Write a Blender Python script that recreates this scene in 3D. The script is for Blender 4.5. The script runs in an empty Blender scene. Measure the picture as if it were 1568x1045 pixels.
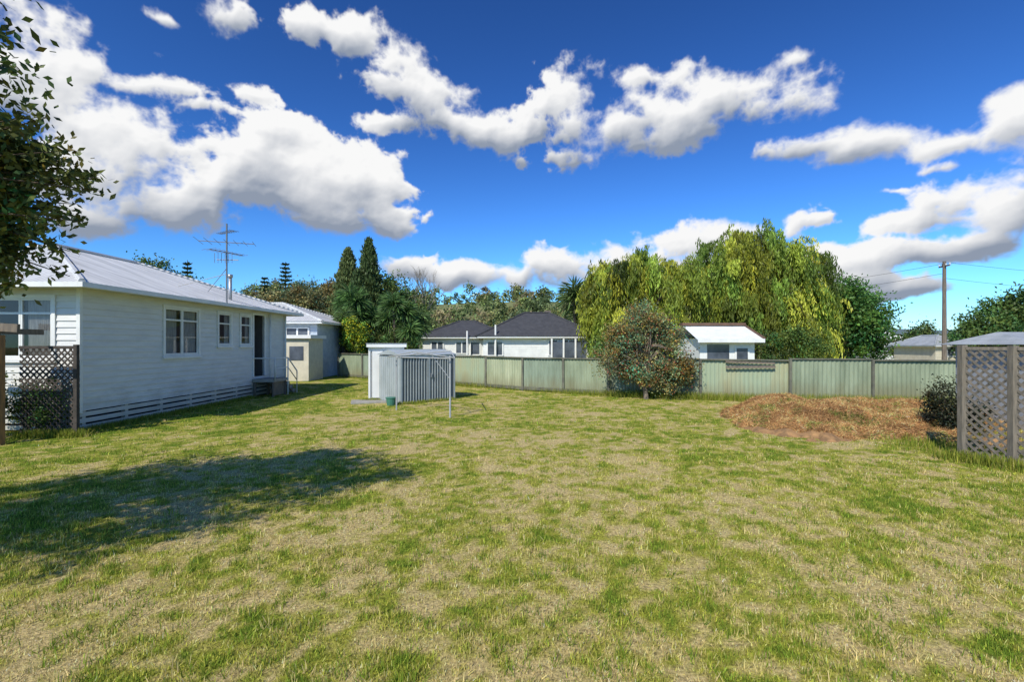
import bpy, math, random
import numpy as np
from mathutils import Vector, Matrix
random.seed(7); rng=np.random.default_rng(7)
sc=bpy.context.scene
F=740.0; CH=2.1; HY=528.0
def WX(px,z): return (px-784.0)/F*z
def WZ(py,z): return CH+(HY-py)/F*z
# ---------------------------------------------------------------- materials
def newmat(name):
    m=bpy.data.materials.new(name); m.use_nodes=True
    nt=m.node_tree; b=nt.nodes['Principled BSDF']; return m,nt,b
def mat(name,c1,c2=None,rough=0.7,scale=3.0,bump=0.0,bscale=40,metal=0.0,detail=6,stretch=(1,1,1),lo=0.35,hi=0.65,wave=None,wstr=0.5,dirt=None):
    m,nt,b=newmat(name); L=nt.links
    if c2 is None: c2=tuple(x*0.8 for x in c1)
    tc=nt.nodes.new('ShaderNodeTexCoord'); mp=nt.nodes.new('ShaderNodeMapping')
    mp.inputs['Scale'].default_value=stretch
    L.new(tc.outputs['Object'],mp.inputs['Vector'])
    n=nt.nodes.new('ShaderNodeTexNoise'); n.inputs['Scale'].default_value=scale; n.inputs['Detail'].default_value=detail; n.inputs['Roughness'].default_value=0.65
    L.new(mp.outputs[0],n.inputs['Vector'])
    r=nt.nodes.new('ShaderNodeMapRange'); r.inputs[1].default_value=lo; r.inputs[2].default_value=hi
    L.new(n.outputs[0],r.inputs[0])
    mx=nt.nodes.new('ShaderNodeMix'); mx.data_type='RGBA'
    mx.inputs[6].default_value=(*c1,1); mx.inputs[7].default_value=(*c2,1)
    L.new(r.outputs[0],mx.inputs[0]); col=mx.outputs[2]
    if dirt:
        sp=nt.nodes.new('ShaderNodeSeparateXYZ'); L.new(tc.outputs['Object'],sp.inputs[0])
        ad=nt.nodes.new('ShaderNodeMath'); ad.operation='MULTIPLY_ADD'; ad.inputs[1].default_value=-(dirt[2]-dirt[1])*1.6; L.new(n.outputs[0],ad.inputs[0]); L.new(sp.outputs[2],ad.inputs[2])
        r2=nt.nodes.new('ShaderNodeMapRange'); r2.inputs[1].default_value=dirt[1]-.8*(dirt[2]-dirt[1]); r2.inputs[2].default_value=dirt[2]-.8*(dirt[2]-dirt[1]); r2.inputs[3].default_value=.75; r2.inputs[4].default_value=0
        L.new(ad.outputs[0],r2.inputs[0])
        m2=nt.nodes.new('ShaderNodeMix'); m2.data_type='RGBA'; L.new(r2.outputs[0],m2.inputs[0]); L.new(col,m2.inputs[6]); m2.inputs[7].default_value=(*dirt[0],1); col=m2.outputs[2]
    L.new(col,b.inputs['Base Color'])
    b.inputs['Roughness'].default_value=rough; b.inputs['Metallic'].default_value=metal
    prev=None
    if wave:
        w=nt.nodes.new('ShaderNodeTexWave'); w.wave_type='BANDS'; w.bands_direction=wave[0]; w.inputs['Scale'].default_value=wave[1]
        L.new(tc.outputs['Object'],w.inputs['Vector'])
        bp=nt.nodes.new('ShaderNodeBump'); bp.inputs['Strength'].default_value=wstr; bp.inputs['Distance'].default_value=0.03
        L.new(w.outputs['Fac'],bp.inputs['Height']); prev=bp
        L.new(bp.outputs[0],b.inputs['Normal'])
    if bump>0:
        n2=nt.nodes.new('ShaderNodeTexNoise'); n2.inputs['Scale'].default_value=bscale; n2.inputs['Detail'].default_value=5
        L.new(mp.outputs[0],n2.inputs['Vector'])
        bp2=nt.nodes.new('ShaderNodeBump'); bp2.inputs['Strength'].default_value=bump; bp2.inputs['Distance'].default_value=0.02
        L.new(n2.outputs[0],bp2.inputs['Height'])
        if prev: L.new(prev.outputs[0],bp2.inputs['Normal'])
        L.new(bp2.outputs[0],b.inputs['Normal'])
    return m
def attrmat(name,rough=0.6,trans=0.3,spec=0.3):
    m,nt,b=newmat(name); L=nt.links
    a=nt.nodes.new('ShaderNodeAttribute'); a.attribute_name='Col'
    L.new(a.outputs['Color'],b.inputs['Base Color']); b.inputs['Roughness'].default_value=rough
    b.inputs['Specular IOR Level'].default_value=spec
    if trans>0:
        t=nt.nodes.new('ShaderNodeBsdfTranslucent'); mx=nt.nodes.new('ShaderNodeMixShader'); mx.inputs[0].default_value=trans
        L.new(a.outputs['Color'],t.inputs['Color']); L.new(b.outputs[0],mx.inputs[1]); L.new(t.outputs[0],mx.inputs[2])
        L.new(mx.outputs[0],nt.nodes['Material Output'].inputs['Surface'])
    return m
M_leaf=attrmat('leaf_material',0.55,0.3,0.3)
M_grass=attrmat('grass_material',0.75,0.35,0.12)
M_white=mat('white_paint',(0.78,0.78,0.74),(0.66,0.66,0.63),0.55,2.0,0.05)
M_board=mat('weatherboard_paint',(0.70,0.695,0.655),(0.60,0.595,0.565),0.6,1.3,0.08,30,stretch=(1,1,4),dirt=((0.38,0.36,0.30),0.0,0.9))
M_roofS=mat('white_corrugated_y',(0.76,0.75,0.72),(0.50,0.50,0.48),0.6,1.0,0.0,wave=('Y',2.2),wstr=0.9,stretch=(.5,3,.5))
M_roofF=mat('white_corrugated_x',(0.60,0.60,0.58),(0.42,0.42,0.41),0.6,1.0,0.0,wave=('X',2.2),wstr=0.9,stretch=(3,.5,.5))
M_soffit=mat('soffit_paint',(0.6,0.6,0.55),None,0.7)
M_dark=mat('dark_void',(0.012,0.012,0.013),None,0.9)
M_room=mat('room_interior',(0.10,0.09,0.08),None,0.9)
M_curt=mat('curtain_fabric',(0.50,0.48,0.45),(0.27,0.26,0.25),0.9,9.0,0.2,20,stretch=(8,8,0.3))
M_conc=mat('concrete',(0.36,0.34,0.30),(0.24,0.23,0.2),0.85,4.0,0.3,60)
M_wood=mat('weathered_timber',(0.20,0.16,0.12),(0.11,0.09,0.07),0.85,4.0,0.3,50,stretch=(4,4,0.6))
M_woodg=mat('grey_timber',(0.24,0.20,0.15),(0.12,0.105,0.08),0.85,5.0,0.3,50,stretch=(4,4,0.6))
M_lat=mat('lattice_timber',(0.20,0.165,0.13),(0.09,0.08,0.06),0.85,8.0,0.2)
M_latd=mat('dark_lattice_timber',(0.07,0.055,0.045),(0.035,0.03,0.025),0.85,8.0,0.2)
M_post=mat('orange_lit_post',(0.40,0.19,0.06),(0.18,0.10,0.045),0.8,4.0,0.2,stretch=(4,4,0.6))  # orange light on the post is put into its base colour
M_rail=mat('fence_rail',(0.17,0.165,0.115),(0.09,0.09,0.07),0.8,3.0,0.2)
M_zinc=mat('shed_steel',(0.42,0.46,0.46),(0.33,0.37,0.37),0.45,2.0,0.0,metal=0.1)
M_zinc_shade=mat('shed_steel_shaded',(0.13,0.15,0.155),(0.10,0.115,0.12),0.5,2.0)  # darker copy of the shed steel: shade of the grazing-lit front in the colour
M_metal=mat('galvanised',(0.42,0.43,0.44),None,0.4,metal=0.6)
M_line=mat('clothesline_paint',(0.40,0.41,0.41),None,0.5)
M_alu=mat('antenna_aluminium',(0.20,0.21,0.22),None,0.5,metal=0.4)
M_tile=mat('dark_roof_tile',(0.06,0.06,0.064),(0.035,0.036,0.04),0.7,3.0,0.3,30,wave=('Z',5.0),wstr=0.8)
M_red=mat('brown_roof_iron',(0.17,0.09,0.055),(0.10,0.06,0.04),0.8,3.0)
M_cream=mat('cream_wall',(0.60,0.55,0.42),None,0.7)
M_blue=mat('pale_blue_wall',(0.34,0.40,0.46),(0.5,0.55,0.6),0.7)
M_bark=mat('bark',(0.11,0.085,0.06),(0.05,0.04,0.03),0.9,6.0,0.5,20)
M_barkl=mat('pale_bark',(0.24,0.19,0.14),(0.12,0.095,0.07),0.9,6.0,0.5,20)
M_green=mat('green_plastic',(0.06,0.20,0.14),None,0.5)
M_grey=mat('grey_roof_iron',(0.36,0.38,0.39),(0.26,0.28,0.29),0.6,2.0,wave=('X',3.0))
def glassmat():
    m,nt,b=newmat('window_glass'); nt.nodes.remove(b); L=nt.links
    t=nt.nodes.new('ShaderNodeBsdfTransparent'); t.inputs[0].default_value=(0.88,0.9,0.9,1)
    g=nt.nodes.new('ShaderNodeBsdfGlossy'); g.inputs['Roughness'].default_value=0.02
    f=nt.nodes.new('ShaderNodeLayerWeight'); f.inputs['Blend'].default_value=0.5
    p=nt.nodes.new('ShaderNodeMath'); p.operation='POWER'; L.new(f.outputs['Facing'],p.inputs[0]); p.inputs[1].default_value=3.5
    q=nt.nodes.new('ShaderNodeMath'); q.operation='MULTIPLY_ADD'; L.new(p.outputs[0],q.inputs[0]); q.inputs[1].default_value=.85; q.inputs[2].default_value=.06
    mx=nt.nodes.new('ShaderNodeMixShader'); L.new(q.outputs[0],mx.inputs[0]); L.new(t.outputs[0],mx.inputs[1]); L.new(g.outputs[0],mx.inputs[2])
    L.new(mx.outputs[0],nt.nodes['Material Output'].inputs['Surface']); return m
M_glass=glassmat()
# ---------------------------------------------------------------- builders
class Grp:
    def __init__(s,name,loc=(0,0,0),rz=0.0):
        s.e=bpy.data.objects.new(name,None); s.e.empty_display_size=0.3
        s.e.location=loc; s.e.rotation_euler=(0,0,rz); sc.collection.objects.link(s.e); s.p={}
    def part(s,n,m):
        if n not in s.p: s.p[n]=[[],[],m]
        return s.p[n]
    def add(s,n,m,vs,fs):
        p=s.part(n,m); o=len(p[0]); p[0].extend(vs); p[1].extend([tuple(i+o for i in f) for f in fs])
    def box(s,n,m,x0,x1,y0,y1,z0,z1):
        v=[(x0,y0,z0),(x1,y0,z0),(x1,y1,z0),(x0,y1,z0),(x0,y0,z1),(x1,y0,z1),(x1,y1,z1),(x0,y1,z1)]
        s.add(n,m,v,[(0,3,2,1),(4,5,6,7),(0,1,5,4),(1,2,6,5),(2,3,7,6),(3,0,4,7)])
    def beam(s,n,m,a,b,w,h,up=(0,0,1)):
        a=Vector(a); b=Vector(b); d=(b-a).normalized(); u=Vector(up); 
        if abs(d.dot(u))>0.98: u=Vector((0,1,0))
        r=d.cross(u).normalized(); u=r.cross(d)
        v=[]
        for q in (a,b):
            for i,j in ((-1,-1),(1,-1),(1,1),(-1,1)): v.append(tuple(q+r*i*w/2+u*j*h/2))
        s.add(n,m,v,[(3,2,1,0),(4,5,6,7),(0,1,5,4),(1,2,6,5),(2,3,7,6),(3,0,4,7)])
    def tube(s,n,m,pts,rad,sides=8):
        pts=[Vector(p) for p in pts]
        if not hasattr(rad,'__len__'): rad=[rad]*len(pts)
        v=[];f=[]
        for i,p in enumerate(pts):
            d=(pts[min(i+1,len(pts)-1)]-pts[max(i-1,0)]).normalized()
            u=Vector((0,0,1)) if abs(d.z)<0.9 else Vector((1,0,0))
            r=d.cross(u).normalized(); u=r.cross(d)
            for k in range(sides):
                a=2*math.pi*k/sides; v.append(tuple(p+(r*math.cos(a)+u*math.sin(a))*rad[i]))
        for i in range(len(pts)-1):
            for k in range(sides):
                k2=(k+1)%sides; f.append((i*sides+k,i*sides+k2,(i+1)*sides+k2,(i+1)*sides+k))
        f.append(tuple(range(sides-1,-1,-1))); f.append(tuple((len(pts)-1)*sides+k for k in range(sides)))
        s.add(n,m,v,f)
    def npmesh(s,n,m,V,nper,C):
        ob=npobj(n,V,nper,C,m); ob.parent=s.e; return ob
    def done(s,smooth=()):
        for n,(v,f,m) in s.p.items():
            me=bpy.data.meshes.new(n); me.from_pydata(v,[],f); me.update()
            me.materials.append(m)
            if n in smooth: me.polygons.foreach_set('use_smooth',[True]*len(f))
            ob=bpy.data.objects.new(n,me); ob.parent=s.e; sc.collection.objects.link(ob)
        return s.e
def npobj(name,V,nper,C,m,link=True):
    n=len(V)//nper
    me=bpy.data.meshes.new(name); me.vertices.add(len(V)); me.vertices.foreach_set('co',V.astype(np.float32).ravel())
    me.loops.add(n*nper); me.loops.foreach_set('vertex_index',np.arange(n*nper,dtype=np.int32))
    me.polygons.add(n); me.polygons.foreach_set('loop_start',(np.arange(n)*nper).astype(np.int32))
    me.update(calc_edges=True)
    at=me.color_attributes.new('Col','FLOAT_COLOR','POINT')
    c=np.ones((len(V),4),np.float32); c[:,:3]=np.repeat(C,nper,axis=0); at.data.foreach_set('color',c.ravel())
    me.materials.append(m); ob=bpy.data.objects.new(name,me); sc.collection.objects.link(ob); return ob
def unit(n):
    v=rng.normal(size=(n,3)); return v/np.linalg.norm(v,axis=1,keepdims=True)
def leafV(P,L,W,U=None):
    n=len(P); u=unit(n) if U is None else U/np.linalg.norm(U,axis=1,keepdims=True)
    v=np.cross(u,unit(n)); v/=np.linalg.norm(v,axis=1,keepdims=True)+1e-9
    L=np.broadcast_to(L,(n,))[:,None]/2; W=np.broadcast_to(W,(n,))[:,None]/2
    return np.stack([P-u*L,P+v*W,P+u*L,P-v*W],1).reshape(-1,3)
def crown(lobes,ncl,nl,sig,base,var=0.35,hue=0.12,shell=0.4):
    lb=np.array(lobes,float); w=(lb[:,3]*lb[:,4]*lb[:,5])**(2/3); w/=w.sum()
    k=rng.choice(len(lb),ncl,p=w); c=lb[k,:3]+unit(ncl)*(rng.random((ncl,1))**shell)*lb[k,3:6]
    ki=rng.integers(0,ncl,nl); sz=rng.uniform(0.6,1.4,(ncl,1))
    P=c[ki]+rng.normal(size=(nl,3))*sig*sz[ki]
    br=np.exp(rng.normal(0,var,(ncl,1)))[ki]*np.exp(rng.normal(0,0.25,(nl,1)))
    C=np.array(base)[None,:]*br
    h=rng.normal(0,hue,(ncl,1))[ki]+rng.normal(0,hue*0.6,(nl,1))
    C[:,0]*=(1+h[:,0]*1.5); C[:,2]*=(1-h[:,0])
    return P,np.clip(C,0.003,0.7),c
def limbs(g,base,top,centres,r0,n=14,mat_=None,r1=None,part='trunk'):
    m=mat_ or M_bark; base=Vector(base); top=Vector(top)
    mid=base.lerp(top,0.5)+Vector((random.uniform(-.05,.05),random.uniform(-.05,.05),0))*(top-base).length
    g.tube(part,m,[base,mid,top],[r0,r0*0.75,r0*0.4],8)
    idx=np.random.default_rng(3).choice(len(centres),min(n,len(centres)),replace=False)
    for i in idx:
        c=Vector(centres[i]); t=random.uniform(0.3,0.95); a=base.lerp(mid,t*2) if t<.5 else mid.lerp(top,t*2-1)
        k=a.lerp(c,0.5)+Vector((random.uniform(-1,1),random.uniform(-1,1),random.uniform(0,1)))*(c-a).length*0.12
        g.tube(part,m,[a,k,c],[r0*0.4,r0*0.22,r0*0.06],6)
def tree(name,bx,by,lobes,ncl,nl,sig,lsz,base,r0=0.25,trunk_top=None,**kw):
    g=Grp(name,(bx,by,0)); lo=[(l[0]-bx,l[1]-by,*l[2:]) for l in lobes]
    nb=kw.pop('nb',14); fl=kw.pop('flowers',None); bm=kw.pop('bark',None)
    P,C,c=crown(lo,ncl,nl,sig,base,**kw)
    P[:,2]=np.maximum(P[:,2],0.05)
    if fl is not None:
        m=rng.random(len(P))<fl[0]; C[m]=np.array(fl[1])*np.exp(rng.normal(0,.3,(m.sum(),1)))
    limbs(g,(0,0,-0.1),(lo[0][0]*0.5,lo[0][1]*0.5,trunk_top or lo[0][2]),c,r0,nb,bm)
    g.npmesh('foliage',M_leaf,leafV(P,lsz*rng.uniform(0.7,1.3,len(P)),lsz*0.55),4,C)
    g.done(); return g
# ---------------------------------------------------------------- value noise
_h=rng.random((256,256)).astype(np.float32)
def vnoise(x,y,s,o=0):
    ca,sa=math.cos(o*1.3+.4),math.sin(o*1.3+.4)
    x,y=(x*ca-y*sa)/s+o*13.7,(x*sa+y*ca)/s+o*7.3; xi=np.floor(x).astype(int); yi=np.floor(y).astype(int); fx=x-xi; fy=y-yi
    fx=fx*fx*(3-2*fx); fy=fy*fy*(3-2*fy)
    a=_h[xi&255,yi&255]; b=_h[(xi+1)&255,yi&255]; c=_h[xi&255,(yi+1)&255]; d=_h[(xi+1)&255,(yi+1)&255]
    return (a*(1-fx)+b*fx)*(1-fy)+(c*(1-fx)+d*fx)*fy
def dryness(x,y):
    x2=x+.18*vnoise(x,y,.25,11)+.08*vnoise(x,y,.09,13); y2=y+.18*vnoise(x,y,.25,12)+.08*vnoise(x,y,.09,14)
    n=0.10*vnoise(x,y,2.7,1)+0.16*vnoise(x2,y2,0.8,2)+0.20*vnoise(x2,y2,0.37,5)+0.28*vnoise(x2,y2,0.17,3)+0.26*vnoise(x,y,0.08,4)
    b=0.05-0.08*np.clip((-x-4)/5,0,1)-0.035*np.clip((x-7)/4,0,1)+0.075*np.exp(-((x-0.5)**2+(y-3.1)**2)/1.5)+0.03*np.exp(-((y-5)/3)**2)
    return np.clip((n+b-0.37)/0.31,0,1)
def grasscol(x,y,d):
    g1=np.array([0.175,0.265,0.028]); g2=np.array([0.44,0.43,0.065]); s=np.array([0.70,0.55,0.25])
    t=np.clip(d*2,0,1)[:,None]; c=g1*(1-t)+g2*t; t=np.clip(d*2-1,0,1)[:,None]; return c*(1-t)+s*t
def gz(x,y): return 0.025*(vnoise(x,y,3.0,6)-0.5)+0.012*(vnoise(x,y,0.6,7)-0.5)
# ---------------------------------------------------------------- ground
def ground():
    xs=np.concatenate([[-3000,-1200,-500,-200,-100,-60,-40,-28],np.arange(-20,20.01,0.07),[28,40,60,100,200,500,1200,3000]])
    ys=np.concatenate([[-300,-60,-10,0],np.arange(1.5,30,0.07),[33,38,45,60,100,200,500,1200,4000]])
    X,Y=np.meshgrid(xs,ys); x=X.ravel(); y=Y.ravel(); nx=len(xs); ny=len(ys)
    Z=gz(x,y)*(np.abs(x)<21)*(y<31)*(y>1)
    me=bpy.data.meshes.new('ground'); me.vertices.add(len(x)); me.vertices.foreach_set('co',np.stack([x,y,Z],1).astype(np.float32).ravel())
    i,j=np.meshgrid(np.arange(nx-1),np.arange(ny-1)); a=(j*nx+i).ravel(); q=np.stack([a,a+1,a+nx+1,a+nx],1).astype(np.int32)
    me.loops.add(q.size); me.loops.foreach_set('vertex_index',q.ravel()); me.polygons.add(len(q)); me.polygons.foreach_set('loop_start',(np.arange(len(q))*4).astype(np.int32))
    me.update(calc_edges=True); me.polygons.foreach_set('use_smooth',[True]*len(q))
    d=dryness(x,y); C=grasscol(x,y,d)*0.7
    at=me.color_attributes.new('Col','FLOAT_COLOR','POINT'); c=np.ones((len(x),4),np.float32); c[:,:3]=C; at.data.foreach_set('color',c.ravel())
    m,nt,b=newmat('lawn_ground'); L=nt.links
    at=nt.nodes.new('ShaderNodeAttribute'); at.attribute_name='Col'
    tc=nt.nodes.new('ShaderNodeTexCoord')
    n=nt.nodes.new('ShaderNodeTexNoise'); n.inputs['Scale'].default_value=30; n.inputs['Detail'].default_value=5; n.inputs['Roughness'].default_value=0.75
    L.new(tc.outputs['Object'],n.inputs['Vector'])
    r=nt.nodes.new('ShaderNodeMapRange'); r.inputs[1].default_value=0.35; r.inputs[2].default_value=0.65; r.inputs[3].default_value=0.4; r.inputs[4].default_value=1.5
    L.new(n.outputs[0],r.inputs[0])
    vm=nt.nodes.new('ShaderNodeVectorMath'); vm.operation='SCALE'; L.new(at.outputs['Color'],vm.inputs[0]); L.new(r.outputs[0],vm.inputs['Scale'])
    L.new(vm.outputs[0],b.inputs['Base Color']); b.inputs['Roughness'].default_value=0.95; b.inputs['Specular IOR Level'].default_value=0.05
    bp=nt.nodes.new('ShaderNodeBump'); bp.inputs['Strength'].default_value=0.8; bp.inputs['Distance'].default_value=0.03; L.new(n.outputs[0],bp.inputs['Height']); L.new(bp.outputs[0],b.inputs['Normal'])
    me.materials.append(m); ob=bpy.data.objects.new('ground',me); sc.collection.objects.link(ob)
ground()
def blades(x,y,h,w,C,lean=0.7,z=None):
    n=len(x); a=rng.uniform(0,2*np.pi,n); ln=np.abs(rng.normal(0,lean,n)); b=a+rng.normal(0,1.2,n)
    z0=(gz(x,y) if z is None else z)-0.004
    dx=np.cos(a)*w/2; dy=np.sin(a)*w/2; tx=np.cos(b)*np.sin(ln)*h; ty=np.sin(b)*np.sin(ln)*h; tz=np.cos(np.minimum(ln,1.4))*h
    V=np.stack([np.stack([x-dx,y-dy,z0],1),np.stack([x+dx,y+dy,z0],1),np.stack([x+tx+dx*.25,y+ty+dy*.25,z0+tz],1),np.stack([x+tx-dx*.25,y+ty-dy*.25,z0+tz],1)],1)
    return V.reshape(-1,3)
def grass():
    Vs=[];Cs=[]
    def put(n,z0,z1,p,h0,w0,kh=1):
        u=rng.random(n); y=(z0**p+u*(z1**p-z0**p))**(1/p)
        x=rng.uniform(-1.12,1.12,n)*(y+0.3)
        ok=~((x<-10.3)&(y>11.4)&(y<22.2)); x=x[ok];y=y[ok]
        d=dryness(x,y); keep=rng.random(len(x))>d*0.4; x=x[keep];y=y[keep];d=d[keep]
        dd=np.clip(d+rng.normal(0,0.25,len(x)),0,1); C=grasscol(x,y,dd)*np.exp(rng.normal(0,0.38,len(x)))[:,None]
        tall=0.6+0.8*vnoise(x,y,0.22,9)**2+0.3*vnoise(x,y,1.5,8)
        h=h0*tall*(1-0.45*d)*rng.uniform(0.5,1.5,len(x)); w=w0*(1+y*0.10)*rng.uniform(0.6,1.4,len(x))
        Vs.append(blades(x,y,h,w,C,.85)); Cs.append(np.clip(C,0.01,0.8))
    put(360000,2.3,9,0.3,0.040,0.0048)
    put(170000,8.5,26,0.3,0.042,0.006)
    nc=1700; cy=2.5*(20/2.5)**rng.random(nc); cx=rng.uniform(-1.1,1.1,nc)*cy; k=rng.integers(0,nc,38000); cs=rng.uniform(.025,.07,nc)
    x=cx[k]+rng.normal(0,1,len(k))*cs[k]; y=cy[k]+rng.normal(0,1,len(k))*cs[k]; ok=~((x<-10.3)&(y>11.4)); x=x[ok];y=y[ok]; kk=k[ok]
    d=np.clip(rng.normal(0.1,0.12,len(x))+rng.choice([0,0,0,.75],nc)[kk],0,1); C=grasscol(x,y,d)*np.exp(rng.normal(0,0.2,len(x)))[:,None]
    Vs.append(blades(x,y,rng.uniform(0.03,0.085,len(x)),0.007*(1+y*.08),C,0.8)); Cs.append(C)
    for (ax,ay,bx,by,n,h,wd) in [(-10.25,11.3,-10.25,19,9000,0.13,0.1),(-11,31.5,-3,24.8,5000,0.2,0.15),(-3,24.8,4,19.7,6000,0.22,0.15),(4,19.7,10.3,17.6,9000,0.28,0.25),(10.3,17.6,16,16.8,6000,0.3,0.3),(8.0,8.9,8.9,7.2,3500,0.2,0.12),(-11,10.9,-9.8,11.0,2500,0.18,0.1),(-3.9,16.75,-2.2,18.3,1500,0.12,0.06),(-5.6,18.0,-4.7,18.0,1000,0.12,0.06),(8.4,9.6,12,12.5,7000,0.16,0.5)]:
        t=rng.random(n); x=ax+(bx-ax)*t+rng.normal(0,wd,n); y=ay+(by-ay)*t+rng.normal(0,wd,n)
        d=np.clip(rng.normal(0.25,0.25,n),0,1); C=grasscol(x,y,d)*0.8*np.exp(rng.normal(0,0.25,n))[:,None]
        Vs.append(blades(x,y,h*rng.uniform(0.3,1.2,n),0.012+0*x,C,0.4)); Cs.append(C)
    npobj('grass_blades',np.concatenate(Vs),4,np.concatenate(Cs),M_grass)
grass()
# ---------------------------------------------------------------- window helper (in wall plane)
def window(g,axis,pos,out,a0,a1,z0,z1,lights=2,transom=None,curtain='half',tag='window'):
    def bx(n,m,s0,s1,h0,h1,d0,d1):
        e0,e1=sorted((pos+out*d0,pos+out*d1))
        if axis=='x': g.box(n,m,e0,e1,s0,s1,h0,h1)
        else: g.box(n,m,s0,s1,e0,e1,h0,h1)
    fw=0.085
    bx(tag+'_frame',M_white,a0-fw,a0,z0-fw*.6,z1+fw,-0.03,0.05); bx(tag+'_frame',M_white,a1,a1+fw,z0-fw*.6,z1+fw,-0.03,0.05)
    bx(tag+'_frame',M_white,a0,a1,z1,z1+fw,-0.03,0.05); bx(tag+'_frame',M_white,a0-fw-0.03,a1+fw+0.03,z0-fw*1.4,z0-fw*.6-.002,-0.03,0.09); bx(tag+'_frame',M_white,a0,a1,z0-fw*.6,z0,-0.03,0.048)
    w=(a1-a0)/lights
    for i in range(lights):
        s0=a0+w*i; s1=s0+w; t=0.045
        bx(tag+'_sash',M_white,s0+.003,s0+t,z0+.003,z1-.003,-0.02,0.025); bx(tag+'_sash',M_white,s1-t,s1-.003,z0+.003,z1-.003,-0.02,0.025)
        bx(tag+'_sash',M_white,s0+t,s1-t,z0+.003,z0+t,-0.02,0.024); bx(tag+'_sash',M_white,s0+t,s1-t,z1-t,z1-.003,-0.02,0.024)
        if transom: bx(tag+'_sash',M_white,s0+t,s1-t,transom-0.025,transom+0.025,-0.02,0.022)
        q=[(s0+t,z0+t),(s1-t,z0+t),(s1-t,z1-t),(s0+t,z1-t)]
        g.add(tag+'_glass',M_glass,[(pos,a,b) if axis=='x' else (a,pos,b) for a,b in q],[(0,1,2,3)])
    if curtain:
        n=max(6,int((a1-a0)/0.05))
        for side in (0,1):
            fr={'half':.3,'full':.5,'most':.42}[curtain]
            L=(a1-a0)*fr; s=a0 if side==0 else a1-L
            vs=[];fs=[]
            for i in range(n+1):
                t=s+L*i/n; d=-0.085-0.02*math.sin(i*2.1)
                e=pos+out*d
                for z in (z0-.03,z1+.03): vs.append((e,t,z) if axis=='x' else (t,e,z))
            for i in range(n): fs.append((2*i,2*i+2,2*i+3,2*i+1))
            g.add(tag+'_curtain',M_curt,vs,fs)
def boards(g,axis,pos,out,a0,a1,z0,nrow,rh,openings,part='weatherboards',m=None):
    m=m or M_board
    for k in range(nrow):
        h0=z0+k*rh; h1=h0+rh
        cuts=sorted([(o[0],o[1]) for o in openings if o[2]<h1-0.01 and o[3]>h0+0.01])
        segs=[];c=a0
        for o in cuts:
            if o[0]>c: segs.append((c,o[0]))
            c=max(c,o[1])
        if c<a1: segs.append((c,a1))
        for s0,s1 in segs:
            p0=pos+out*0.028; p1=pos+out*0.002; pb=pos
            if axis=='x': v=[(pb,s0,h0),(p0,s0,h0),(p1,s0,h1),(pb,s1,h0),(p0,s1,h0),(p1,s1,h1)]
            else: v=[(s0,pb,h0),(s0,p0,h0),(s0,p1,h1),(s1,pb,h0),(s1,p0,h0),(s1,p1,h1)]
            g.add(part,m,v,[(0,1,4,3),(1,2,5,4),(0,2,1),(3,4,5)])
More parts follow.
